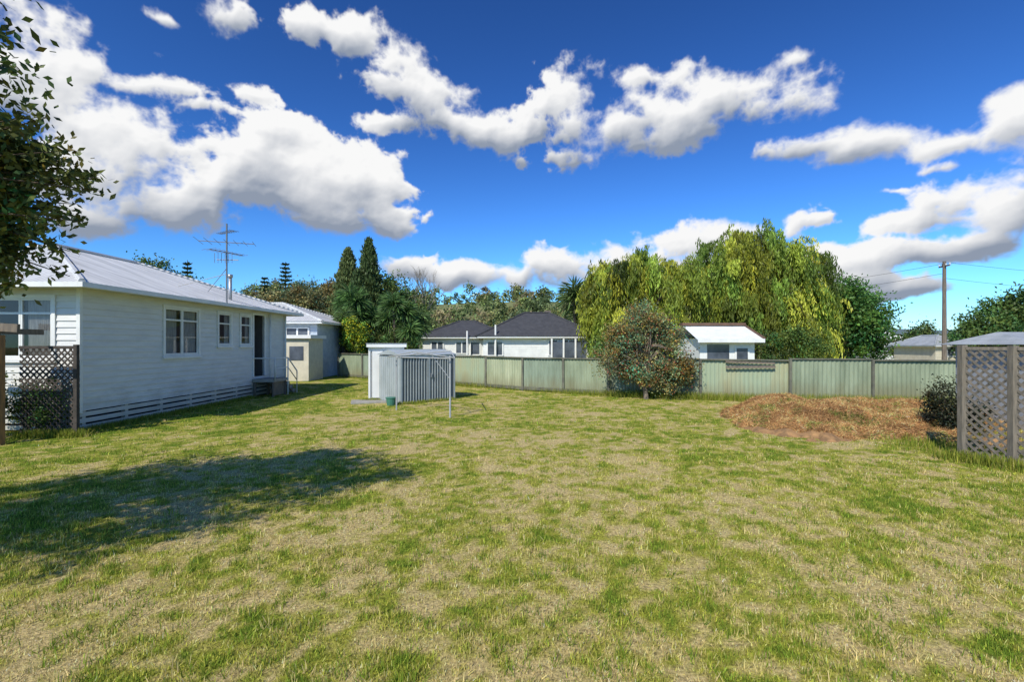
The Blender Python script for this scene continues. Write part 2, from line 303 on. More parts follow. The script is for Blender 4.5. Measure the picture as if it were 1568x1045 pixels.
# ---------------------------------------------------------------- main house
def main_house():
    ox,oy=-10.35,11.57; g=Grp('weatherboard_house',(ox,oy,0))
    rh=0.155; z0=0.5; D=10.5; Wd=8.0
    ops=[(2.72,4.42,1.74,3.29),(5.35,6.25,2.05,3.29),(6.75,7.6,2.05,3.29),(7.75,8.55,0.81,3.29)]
    boards(g,'x',0,1,0.05,D,z0,19,rh,ops)
    window(g,'x',0,1,*[ops[0][0]+.085,ops[0][1]-.085,1.79,3.205],lights=2,transom=2.85,curtain='most',tag='window_a')
    window(g,'x',0,1,5.435,6.165,2.10,3.205,lights=1,transom=2.85,curtain='half',tag='window_b')
    window(g,'x',0,1,6.835,7.515,2.10,3.205,lights=1,transom=2.85,curtain='half',tag='window_c')
    opf=[(-3.0,-0.55,1.74,3.29),(-6.9,-5.2,1.74,3.29)]
    boards(g,'y',0,-1,-Wd,-0.05,z0,19,rh,opf)
    window(g,'y',0,-1,-2.915,-0.635,1.79,3.205,lights=3,transom=2.85,curtain='half',tag='window_d')
    window(g,'y',0,-1,-6.815,-5.285,1.79,3.205,lights=2,transom=2.85,curtain='half',tag='window_e')
    boards(g,'y',D,1,-Wd,-0.05,z0,19,rh,[])
    boards(g,'x',-Wd,-1,0.05,D,z0,19,rh,[])
    g.box('corner_boards',M_white,-0.06,0.03,-0.03,0.05,0.45,3.445)
    g.box('corner_boards',M_white,-0.06,0.03,D-0.05,D+0.03,0.45,3.445)
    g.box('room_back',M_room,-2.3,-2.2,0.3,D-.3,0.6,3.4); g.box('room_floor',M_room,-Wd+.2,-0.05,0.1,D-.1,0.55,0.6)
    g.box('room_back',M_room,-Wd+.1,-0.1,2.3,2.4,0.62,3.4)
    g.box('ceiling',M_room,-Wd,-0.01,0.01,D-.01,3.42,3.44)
    for k in range(3):
        a=0.05+k*0.155
        g.box('base_slats',M_board,-0.03,0.0,0,D,a,a+0.105); g.box('base_slats',M_board,-Wd,-0.03,0.0,0.03,a,a+0.105)
    for i in range(9): 
        y=i*1.3+.1; g.box('base_posts',M_board,-0.14,-0.031,y,y+.1,0,0.5)
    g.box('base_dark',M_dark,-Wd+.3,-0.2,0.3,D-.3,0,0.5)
    g.box('door_frame',M_white,-0.03,0.05,7.66,7.75,0.81,3.37); g.box('door_frame',M_white,-0.03,0.05,8.55,8.64,0.81,3.37); g.box('door_frame',M_white,-0.03,0.048,7.75,8.55,3.29,3.37)
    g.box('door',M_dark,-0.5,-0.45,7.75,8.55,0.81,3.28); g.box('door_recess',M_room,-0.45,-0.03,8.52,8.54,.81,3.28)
    ov=0.5; e=3.48; x0,x1,y0,y1=-Wd-ov,ov,-ov,D+ov; ap=5.2; rx=-Wd/2; hy=4.1
    g.box('soffit',M_soffit,x0+.05,x1-.05,y0+.05,y1-.05,3.445,3.46)
    A=(x1,y0,e+.06);B=(x1,y1,e+.06);C=(x0,y1,e+.06);Dd=(x0,y0,e+.06);R1=(rx,y0+hy,ap);R2=(rx,y1-hy,ap)
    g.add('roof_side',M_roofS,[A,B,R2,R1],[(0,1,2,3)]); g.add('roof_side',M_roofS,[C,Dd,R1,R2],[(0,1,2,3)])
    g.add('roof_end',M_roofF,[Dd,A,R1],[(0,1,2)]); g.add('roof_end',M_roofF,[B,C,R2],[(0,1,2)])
    for a,b in ((A,R1),(B,R2),(C,R2),(Dd,R1),(R1,R2)): g.tube('ridge_caps',M_roofF,[Vector(a)+Vector((0,0,.02)),Vector(b)+Vector((0,0,.02))],0.07,6)
    for a,b,c,d in ((x1-.03,x1+.09,y0-.09,y1+.09),(x0-.09,x0+.03,y0-.09,y1+.09)): g.box('gutter',M_white,a,b,c,d,e-.06,e+.055)
    g.box('gutter',M_white,x0+.031,x1-.031,y0-.09,y0+.03,e-.06,e+.055); g.box('gutter',M_white,x0+.031,x1-.031,y1-.03,y1+.09,e-.06,e+.055)
    g.tube('downpipe',M_white,[(0.09,8.95,3.4),(0.09,8.95,0.2)],0.035); g.tube('downpipe',M_white,[(0.09,10.3,3.4),(0.09,10.3,0.1)],0.035)
    g.tube('flue',M_metal,[(-0.1,6.35,3.5),(-0.1,6.35,4.6)],0.06); g.tube('flue',M_metal,[(-0.1,6.35,4.58),(-0.1,6.35,4.7)],0.09)
    g.box('landing',M_conc,0.03,.9,7.62,8.8,.6,0.72)
    for (px,py) in ((.1,7.7),(.82,7.7),(.1,8.72),(.82,8.72)): g.box('landing_posts',M_wood,px-.04,px+.04,py-.04,py+.04,0,.6)
    g.box('landing_skirt',M_woodg,.78,.80,7.66,8.76,.05,.599)
    for k in range(3): g.box('step',M_conc,0.1,.85,8.802+k*.28,9.08+k*.28,0.42-k*.18,0.54-k*.18)
    for xs in (.12,.83): g.beam('stringer',M_woodg,(xs,8.8,.5),(xs,9.65,-.02),.03,.16)
    for x in (.93,):
        g.tube('handrail',M_white,[(x,7.65,.7),(x,7.65,1.55),(x,8.75,1.55),(x,9.6,0.95),(x,9.6,0)],0.028); g.tube('handrail',M_white,[(x,8.75,0),(x,8.75,1.55)],0.028); g.tube('handrail',M_white,[(x,7.65,1.15),(x,8.75,1.15),(x,9.6,.55)],0.02)
    g.tube('handrail',M_white,[(0.1,7.62,1.55),(.93,7.62,1.55)],0.028)
    g.done(smooth=('flue','downpipe','handrail'))
    g=Grp('tv_antenna',(ox+0.45,oy+5.2,3.45))
    g.tube('mast',M_alu,[(0,0,0),(0,0,2.85)],0.028)
    g.tube('stay',M_alu,[(0,0,1.1),(-1.6,-0.5,0.55)],0.01); g.tube('stay',M_alu,[(0,0,1.3),(-1.5,1.2,0.5)],0.01)
    def yagi(z,L,n,el,ang,mono=0.014):
        c,s=math.cos(ang),math.sin(ang); g.tube('boom',M_alu,[(-c*L/2,-s*L/2,z),(c*L/2,s*L/2,z)],mono)
        for i in range(n):
            t=-L/2+L*i/(n-1); w=el*(1-0.35*i/(n-1))/2; g.tube('elements',M_alu,[(c*t-s*w,s*t+c*w,z),(c*t+s*w,s*t-c*w,z)],0.008,5)
    yagi(2.2,1.7,7,1.3,0.35); yagi(1.85,1.3,9,0.7,1.2); yagi(2.55,0.9,8,0.35,2.6)
    g.tube('boom',M_alu,[(-.35,0,1.6),(.35,.1,1.6)],.014)
    for i in range(6): g.tube('elements',M_alu,[(-.3+i*.12,-.2,1.45),(-.3+i*.12,-.2,1.8)],.008,5)
    g.done()
main_house()
# ---------------------------------------------------------------- trellis
def lattice(g,part,m,a,b,z0,z1,sp=0.115,w=0.032,t=0.01):
    a=Vector((a[0],a[1],0)); b=Vector((b[0],b[1],0)); L=(b-a).length; d=(b-a)/L; H=z1-z0; nrm=Vector((-d.y,d.x,0))
    for s,off in ((1,0.006),(-1,-0.006)):
        c=-H if s==1 else 0; end=L if s==1 else L+H; c+=sp*.5
        while c<end:
            if s==1: v0=max(0,-c); v1=min(H,L-c)
            else: v0=max(0,c-L); v1=min(H,c)
            if v1-v0>0.03:
                p=a+d*(c+s*v0)+Vector((0,0,z0+v0))+nrm*off; q=a+d*(c+s*v1)+Vector((0,0,z0+v1))+nrm*off
                g.beam(part,m,p,q,t,w,up=tuple(Vector((-s*d.x,-s*d.y,1)).normalized()))
            c+=sp*1.414
def trellises():
    g=Grp('trellis_screen',(8.2,8.8,0)); o=Vector((8.2,8.8))
    pts=[(8.2,8.8),(8.5,8.2),(9.02,7.2),(9.5,6.25)]
    P=[(p[0]-o.x,p[1]-o.y) for p in pts]
    for p in P: g.box('posts',M_woodg,p[0]-.05,p[0]+.05,p[1]-.05,p[1]+.05,-.05,2.1+random.uniform(-.03,.03))
    for i in range(3):
        a=Vector(P[i]);b=Vector(P[i+1]);d=(b-a).normalized(); a=a+d*.06;b=b-d*.06
        lattice(g,'lattice',M_lat,a,b,0.14,2.0,sp=.10,w=.038)
        g.beam('rails',M_woodg,(a.x,a.y,2.03),(b.x,b.y,2.03),.045,.055); g.beam('rails',M_woodg,(a.x,a.y,.11),(b.x,b.y,.11),.045,.055)
    g.done()
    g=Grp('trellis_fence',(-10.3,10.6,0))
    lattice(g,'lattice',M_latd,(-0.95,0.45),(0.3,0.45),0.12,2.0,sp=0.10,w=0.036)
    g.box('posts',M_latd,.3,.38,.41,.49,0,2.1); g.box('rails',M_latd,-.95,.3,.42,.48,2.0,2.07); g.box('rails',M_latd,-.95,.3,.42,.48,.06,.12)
    g.box('orange_lit_post',M_post,-.45,-.32,-.6,-.47,0,2.3); 
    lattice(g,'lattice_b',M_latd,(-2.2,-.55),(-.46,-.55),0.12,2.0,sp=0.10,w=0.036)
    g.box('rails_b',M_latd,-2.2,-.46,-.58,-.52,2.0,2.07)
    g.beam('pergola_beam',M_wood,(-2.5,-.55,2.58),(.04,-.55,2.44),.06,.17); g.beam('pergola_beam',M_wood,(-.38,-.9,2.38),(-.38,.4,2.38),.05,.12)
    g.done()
    tree('garden_shrub',-11.3,11.25,[(-11.1,11.25,0.8,.5,.25,.7),(-10.6,11.2,.5,.35,.2,.5),(-11.9,10.8,1.0,.5,.3,.8)],80,7000,.12,.07,(0.09,0.15,0.03),r0=.03)
trellises()
# ---------------------------------------------------------------- fences
dirtc=((0.19,0.165,0.08),0.05,0.75)
FM=[mat('green_sheet_a',(0.31,0.36,0.235),(0.18,0.22,0.14),0.75,1.1,0.1,30,stretch=(1.6,1.6,0.35),dirt=dirtc),mat('green_sheet_b',(0.43,0.455,0.29),(0.27,0.31,0.19),0.75,1.3,0.1,30,stretch=(2,2,0.35),dirt=dirtc),mat('green_sheet_c',(0.30,0.36,0.235),(0.36,0.335,0.18),0.75,0.9,0.1,30,stretch=(1.8,1.8,0.4),lo=.42,hi=.75,dirt=dirtc),mat('green_sheet_d',(0.27,0.335,0.24),(0.16,0.20,0.14),0.75,1.5,0.1,30,stretch=(1.6,1.6,0.35),dirt=dirtc)]
def fence():
    pts=[(-11.3,31.6),(-3.0,25.0),(0.5,22.0),(4.0,20.0),(7.3,18.75),(10.3,17.95),(15.8,17.1),(24,16.0)]
    g=Grp('corrugated_fence',(0,0,0))
    P=[Vector((*p,0)) for p in pts]; k=0
    for a,b in zip(P[:-1],P[1:]):
        L=(b-a).length; d=(b-a)/L; nr=Vector((d.y,-d.x,0)); npan=max(1,round(L/2.45)); pl=L/npan
        for i in range(npan):
            q0=a+d*pl*i; top=1.50+random.uniform(-.035,.035)+(0.05 if a.x>7 else 0); n=int(pl/0.038); vs=[];fs=[]; bot=random.uniform(0.0,.05)
            lean=random.uniform(-.03,.03); sag=random.uniform(-.02,.02)
            for j in range(n+1):
                t=pl*j/n; o=0.016*math.sin(t/0.15*2*math.pi); p=q0+d*t+nr*o
                vs.append((p.x,p.y,bot)); vs.append((p.x+nr.x*lean,p.y+nr.y*lean,top+sag*math.sin(t/pl*3.14)))
            for j in range(n): fs.append((2*j,2*j+2,2*j+3,2*j+1))
            kk=random.randrange(4); g.add('sheets_%d'%kk,FM[kk],vs,fs)
            pp=q0+nr*.07; g.beam('posts',M_rail,(pp.x,pp.y,0),(pp.x+nr.x*lean,pp.y+nr.y*lean,top+random.uniform(0,.05)),.085,.085)
            r0=q0+nr*.045; r1=q0+d*pl+nr*.045
            g.beam('cap_rail',M_rail,(r0.x,r0.y,top+.01),(r1.x,r1.y,top+.01+random.uniform(-.02,.02)),.10,.045)
            if a.x<6: g.beam('bottom_board',M_rail,(r0.x,r0.y,.12),(r1.x,r1.y,.12),.03,.14)
            k+=1
    p0=P[4].lerp(P[5],.28)+Vector((0,-.1,0)); p1=P[4].lerp(P[5],.83)+Vector((0,-.1,0))
    g.beam('patch_board',M_wood,(p0.x,p0.y,1.45),(p1.x,p1.y,1.40),.03,.07); g.beam('patch_board',M_rail,(p0.x,p0.y-.03,1.24),(p1.x,p1.y-.03,1.27),.03,.09)
    g.done()
    g=Grp('timber_fence',(-16.5,33.5,0)); x=0
    while x<5.0:
        w=.14; h=1.5+random.uniform(-.03,.03); g.box('palings',M_wood,x,x+w,0,.02,0,h); x+=w+.012
    for i in range(3): g.box('posts',M_wood,i*2.4,i*2.4+.1,-.1,-.002,0,1.5)
    g.box('rails',M_wood,0,5,-.05,-.003,1.2,1.29); g.done()
fence()
# ---------------------------------------------------------------- sheds
def sheds():
    ang=math.atan2(1.6,1.7); g=Grp('metal_garden_shed',(-3.9,16.9,0),ang); L=2.33; D=1.55; h=1.72
    g.box('body',M_zinc_shade,0.02,L-.02,0.02,D-.02,0.03,h)
    x=.05
    while x<L-.1:
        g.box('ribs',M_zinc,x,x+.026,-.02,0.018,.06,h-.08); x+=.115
    y=.06
    g.box('side_wall',M_zinc,-.0,.018,.02,D-.02,.05,h-.02)  # lighter steel sheet over the body paints this side as sunlit
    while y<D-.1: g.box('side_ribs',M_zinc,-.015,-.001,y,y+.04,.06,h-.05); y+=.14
    g.box('base_trim',M_zinc,-.02,L+.02,-.03,.0,.0,.055)
    g.box('door_rail',M_zinc,-.03,L+.03,-.05,.0,h-.075,h+.01)
    for x in (0,L-.04): g.box('corner_trim',M_zinc,x-.015,x+.05,-.035,-.0205,0.056,h-.076)
    g.box('door_stile',M_zinc,L*.5-.03,L*.5+.03,-.03,-.0205,.056,h-.076)
    g.box('handle',M_metal,L*.5+.08,L*.5+.11,-.06,-.021,.9,1.05)
    v=[(-.06,-.08,h+.012),(L+.06,-.08,h+.012),(L+.06,D/2,h+.2),(-.06,D/2,h+.2),(-.06,D+.08,h+.012),(L+.06,D+.08,h+.012)]
    g.add('roof',M_zinc,v,[(0,1,2,3),(3,2,5,4),(0,3,4),(1,5,2)])
    g.done()
    g=Grp('outhouse',(-5.4,18.3,0),math.radians(14)); s=1.25; h=2.0
    g.box('walls',M_white,0.003,s-.003,0.003,s,0.02,h)
    for x in (.31,.62,.93): g.box('cover_battens',M_white,x-.02,x+.02,-.012,.002,.03,h-.01)
    for x,y in ((0,0),(s,0)): g.box('corner_boards',M_white,x-.035,x+.035,y-.035,y+.035,0,h)
    g.box('roof',M_white,-.1,s+.12,-.15,s+.1,h,h+.13); g.box('roof_sheet',M_grey,-.12,s+.14,-.17,s+.12,h+.131,h+.15)
    g.box('door',M_white,.1,.5,-.05,-.013,.08,1.85); g.box('door_handle',M_metal,.42,.45,-.07,-.051,.95,1.05)
    g.box('door_gap',M_dark,.08,.1,-.03,-.013,.08,1.86); g.box('door_gap',M_dark,.5,.515,-.03,-.013,.08,1.86)
    g.box('window_frame',M_white,.68,1.08,-.04,-.013,1.25,1.75); g.box('window_pane',M_dark,.72,1.04,-.045,-.0401,1.29,1.71)
    g.done()
    g=Grp('concrete_pad',(-5.2,17.5,0),.3); g.box('slab',M_conc,-.6,1.0,-.3,.7,-.05,.04); g.done()
    g=Grp('green_bucket',(-4.15,16.6,0)); g.tube('bucket',M_green,[(0,0,.0),(0,0,.28)],[.14,.18],16); g.tube('rim',M_green,[(0,0,.262),(0,0,.29)],[.195,.195],16); g.done()
    g=Grp('clothesline',(-1.78,13.9,0))
    g.tube('post',M_line,[(0,0,0),(0,0,1.78)],.028); g.tube('post',M_line,[(-1.9,1.5,0),(-1.9,1.5,1.78)],.025)
    A=(0.15,-.15,1.72);B=(-1.0,-.3,1.9);C=(-2.1,1.3,1.72);D2=(-.2,1.7,1.9)
    cs=[A,B,C,D2]
    for i in range(4): g.tube('frame',M_line,[cs[i],cs[(i+1)%4]],.016)
    g.tube('frame',M_line,[(0,0,1.7),(-1.9,1.5,1.7)],.02)
    for k in range(1,6):
        t=k/6; a=Vector(A).lerp(Vector(B),t); b=Vector(D2).lerp(Vector(C),t); m=(a+b)/2-Vector((0,0,.03)); g.tube('lines',M_line,[a,m,b],.005,4)
    g.tube('strut',M_line,[(0,0,1.1),(-.5,-.1,1.78)],.012)
    g.done()
sheds()
# ---------------------------------------------------------------- neighbour houses
M_pane=mat('dark_pane',(0.05,0.06,0.075),(0.12,0.14,0.17),0.08,1.0)
def hiphouse(g,x0,x1,y0,y1,e,r,ov,roofm,wallm,wins=(),b0=0):
    g.box('walls',wallm,x0,x1,y0,y1,b0,e)
    k=b0+.3
    while k<e-.05: g.box('board_lines',wallm,x0-.015,x1+.015,y0-.02,y0-.001,k,k+.1); k+=.16
    g.box('soffit',M_white,x0-ov,x1+ov,y0-ov,y1+ov,e,e+.12)
    X0,X1,Y0,Y1=x0-ov-.05,x1+ov+.05,y0-ov-.05,y1+ov+.05
    w=min(X1-X0,Y1-Y0)/2; z=e+.125
    if X1-X0>Y1-Y0: R1=(X0+w,(Y0+Y1)/2,r);R2=(X1-w,(Y0+Y1)/2,r)
    else: R1=((X0+X1)/2,Y0+w,r);R2=((X0+X1)/2,Y1-w,r)
    v=[(X0,Y0,z),(X1,Y0,z),(X1,Y1,z),(X0,Y1,z),R1,R2]
    if X1-X0>Y1-Y0: f=[(0,1,5,4),(1,2,5),(2,3,4,5),(3,0,4)]
    else: f=[(0,1,4),(1,2,5,4),(2,3,5),(3,0,4,5)]
    g.add('roof',roofm,v,f)
    for a,b in ((0,4),(3,4),(1,5),(2,5),(4,5)) if X1-X0>Y1-Y0 else ((0,4),(1,4),(2,5),(3,5),(4,5)):
        g.tube('ridge_caps',roofm,[v[a],v[b]],.09,6)
    for (a,b,z0,z1,l) in wins:
        g.box('window_panes',M_pane,a,b,y0-.05,y0-.022,z0,z1)
        for q in [a+(b-a)*i/l for i in range(l+1)]: g.box('window_frames',M_white,q-.05,q+.05,y0-.09,y0-.051,z0-.05,z1+.05)
        g.box('window_frames',M_white,a,b,y0-.088,y0-.051,z1,z1+.07); g.box('window_frames',M_white,a,b,y0-.088,y0-.051,z0-.07,z0)
def neighbours():
    g=Grp('hip_roof_house',(0,0,0))
    hiphouse(g,-2.2,6.3,37,43.5,2.6,4.75,.5,M_tile,M_white,[(-1.9,-.7,1.3,2.3,2),(2.8,3.5,1.3,2.4,1),(3.8,5.9,0.9,2.4,4)])
    hiphouse(g,-7.3,-0.5,39.5,45,2.6,4.15,.5,M_tile,M_white,[(-6.6,-5.6,1.4,2.3,2),(-4.6,-3.6,1.4,2.3,2),(-3.4,-2.6,1.3,2.3,1)])
    g.box('verandah_wall',M_pane,3.0,6.2,36.6,36.9,0.3,2.3)
    for x in (3.0,3.9,4.8,5.7,6.25): g.box('verandah_posts',M_white,x-.06,x+.06,36.5,36.59,0.2,2.55)
    g.tube('vent_pipe',M_white,[(-1.25,36.7,1),(-1.25,36.7,3.6)],.07); g.tube('vent_pipe',M_white,[(-3.6,38.8,1),(-3.6,38.8,3.2)],.07)
    g.box('chimney',M_wood,2.8,3.3,41,41.5,4,5.0)
    g.done()
    g=Grp('small_gable_house',(10.3,26.5,0)); e=2.45;r=3.25
    g.box('walls',M_white,0,3.0,0,4,0,e); g.add('gable',M_white,[(0,-.01,e),(3.0,-.01,e),(3.0,2,r-.1),(3.0,4,e)],[(1,3,2)])
    g.add('roof',M_white,[(-.3,-.5,e-.1),(3.3,-.5,e-.1),(3.3,2,r),(-.3,2,r),(-.3,4.5,e-.1),(3.3,4.5,e-.1)],[(0,1,2,3),(3,2,5,4)])
    g.box('ridge_red',M_red,-.35,3.35,1.7,2.3,r-.03,r+.12)
    g.beam('barge_board',M_red,(3.32,-.5,e-.05),(3.32,2,r+.03),.04,.16); g.beam('fascia',M_white,(-.3,-.52,e-.14),(3.3,-.52,e-.14),.04,.2)
    g.box('dark_opening',M_pane,.4,1.6,-.03,-.005,1.0,2.1); g.box('window_frame',M_white,1.9,2.7,-.05,-.005,1.2,2.0); g.box('pane',M_pane,2.0,2.6,-.07,-.051,1.3,1.9)
    g.done()
    g=Grp('blue_house',(-24,30,0)); hiphouse(g,0,11.9,0,8,3.4,5.0,.5,M_roofF,M_blue,[(9.3,11.4,2.2,3.1,3),(5,7,2,3,3)])
    g.box('cream_addition',M_cream,9.5,12.3,-2.2,-.1,0,2.45); g.box('addition_roof',M_white,9.3,12.5,-2.4,-.05,2.451,2.65); g.box('addition_window',M_pane,11.2,12,-2.23,-2.201,1.2,2.0)
    g.done()
    g=Grp('grey_roof_house',(40.3,46,0)); hiphouse(g,0,3.2,0,5,1.9,3.0,.4,M_grey,M_cream,[(1,2.5,1,1.7,2)]); g.done()
    g=Grp('white_cottage',(45.5,60,0)); hiphouse(g,0,3.2,0,5,2.6,3.8,.3,M_white,M_white,[(1,2.5,1,1.9,2)]); g.done()
    g=Grp('lean_to_shed',(12.2,11.2,0)); g.box('walls',M_grey,.1,3,.1,2.2,0,2.05)
    g.add('roof',M_grey,[(-.2,-.2,2.10),(3.3,-.2,2.10),(3.3,1.1,2.42),(.15,1.1,2.42),(3.3,2.4,2.10),(-.2,2.4,2.10)],[(0,1,2,3),(3,2,4,5),(0,3,5)])
    g.beam('fascia',M_white,(-.2,-.22,2.08),(3.3,-.22,2.08),.03,.07); g.done()
neighbours()
# ---------------------------------------------------------------- utility pole + wires
def pole():
    x=WX(1446,40); g=Grp('utility_pole',(x,40,0)); g.tube('pole',M_wood,[(0,0,0),(0,0,9.0)],[.18,.12],10)
    g.beam('crossarm',M_wood,(-.1,-.6,8.6),(.1,.6,8.6),.1,.12); 
    for y in (-.5,-.15,.2,.5): g.tube('insulators',M_white,[(0,y,8.66),(0,y,8.82)],.04,6)
    def wire(a,b,s):
        pts=[]
        for i in range(15):
            t=i/14; p=Vector(a).lerp(Vector(b),t); p.z-=s*4*t*(1-t); pts.append(p)
        g.tube('wires',M_dark,pts,.012,4)
    wire((0,-.5,8.8),(45,8,8.3),.6); wire((0,0,7.6),(45,8,7.2),.8)
    wire((0,-.5,8.8),(-24,14,6.5),.5); wire((0,.2,8.0),(-24,30,6.0),.6)
    g.done()
pole()
# ---------------------------------------------------------------- straw heap
def heap():
    cx,cy=9.5,13.3; g=Grp('dry_grass_heap',(cx,cy,0))
    def hz(x,y):
        r=np.sqrt((x/3.6)**2+(y/3.0)**2)*(1+0.4*(vnoise(x+20,y+20,1.0,3)-.5)+.15*(vnoise(x+20,y+20,.3,4)-.5)); 
        return np.clip(1-r**2.2,0,1)**0.7*(0.36+0.36*vnoise(x+9,y+9,.8,2))+0.11*(vnoise(x+5,y+5,.25,1)-.5)*(r<1)-0.03
    n=110; xs=np.linspace(-4.2,4.2,n); f=[]
    X,Y=np.meshgrid(xs,xs); Z=hz(X.ravel(),Y.ravel()); v=[tuple(t) for t in np.stack([X.ravel(),Y.ravel(),Z],1)]
    for j in range(n-1):
        for i in range(n-1): a=j*n+i; f.append((a,a+1,a+n+1,a+n))
    g.add('heap',mat('dry_clippings',(0.38,0.21,0.085),(0.15,0.09,0.04),.95,6,.6,40),v,f)
    m=75000; a=rng.uniform(0,2*np.pi,m); r=np.sqrt(rng.random(m))*1.1; x=3.6*r*np.cos(a); y=3.0*r*np.sin(a); z=hz(x,y); ok=z>-.028; x=x[ok];y=y[ok];z=z[ok];m=len(x)
    gr=(vnoise(x+3,y+3,.35,5)*.6+.4*rng.random(m)>.7)[:,None]
    C=np.where(gr,np.array([[.25,.27,.06]]),np.array([[.60,.34,.14]]))*(.6+.8*vnoise(x+7,y+7,.3,8))[:,None]*np.exp(rng.normal(0,.4,(m,1)))
    U=unit(m); U[:,2]*=.7
    g.npmesh('straw',M_grass,leafV(np.stack([x,y,z+.015],1),rng.uniform(.07,.25,m),.014,U),4,np.clip(C,0,.75)); g.done(smooth=('heap',))
heap()
# ---------------------------------------------------------------- trees
def willow(name,cx,cy,lobes,ns,base,seed_h):
    g=Grp(name,(cx,cy,0)); lo=np.array([(l[0]-cx,l[1]-cy,*l[2:]) for l in lobes])
    w=lo[:,3]*lo[:,4]; w/=w.sum(); k=rng.choice(len(lo),ns,p=w)
    d=unit(ns); d[:,2]=np.abs(d[:,2])*1.1-0.15; d/=np.linalg.norm(d,axis=1,keepdims=True)
    S=lo[k,:3]+d*lo[k,3:6]*(rng.random((ns,1))**.35)
    nc=ns//12; kc=rng.integers(0,nc,ns); S=S[kc*12]+rng.normal(0,.30,(ns,3))
    dirx=d[kc*12]; Ln=rng.uniform(.6,1.4,ns)*rng.uniform(1.0,3.4,ns)[kc]; nseg=32
    P=[];C=[];U=[]
    cl=np.exp(rng.normal(0,.45,ns))[kc]; yl=np.clip(rng.normal(.30,.33,ns)[kc],0,1)
    for j in range(nseg):
        t=(j+rng.random(ns))/nseg; q=S.copy(); q[:,0]+=dirx[:,0]*1.0*np.sqrt(t); q[:,1]+=dirx[:,1]*1.0*np.sqrt(t)
        q[:,2]+=0.35*np.sin(t*2.5)-Ln*t**1.3; q+=rng.normal(0,.075,(ns,3)); q[:,2]=np.maximum(q[:,2],.3)
        P.append(q); u=rng.normal(0,.3,(ns,3)); u[:,2]-=1; U.append(u)
        c=(np.array(base)*(1-yl[:,None])+np.array([.44,.42,.04])*yl[:,None])*cl[:,None]*np.exp(rng.normal(0,.25,(ns,1))); C.append(c)
    P=np.concatenate(P);U=np.concatenate(U);C=np.concatenate(C)
    limbs(g,(0,0,0),(0,0,lo[:,2].mean()),S[::9],.5,40)
    g.npmesh('foliage',M_leaf,leafV(P,.34,.075,U),4,np.clip(C,.003,.65)); g.done()
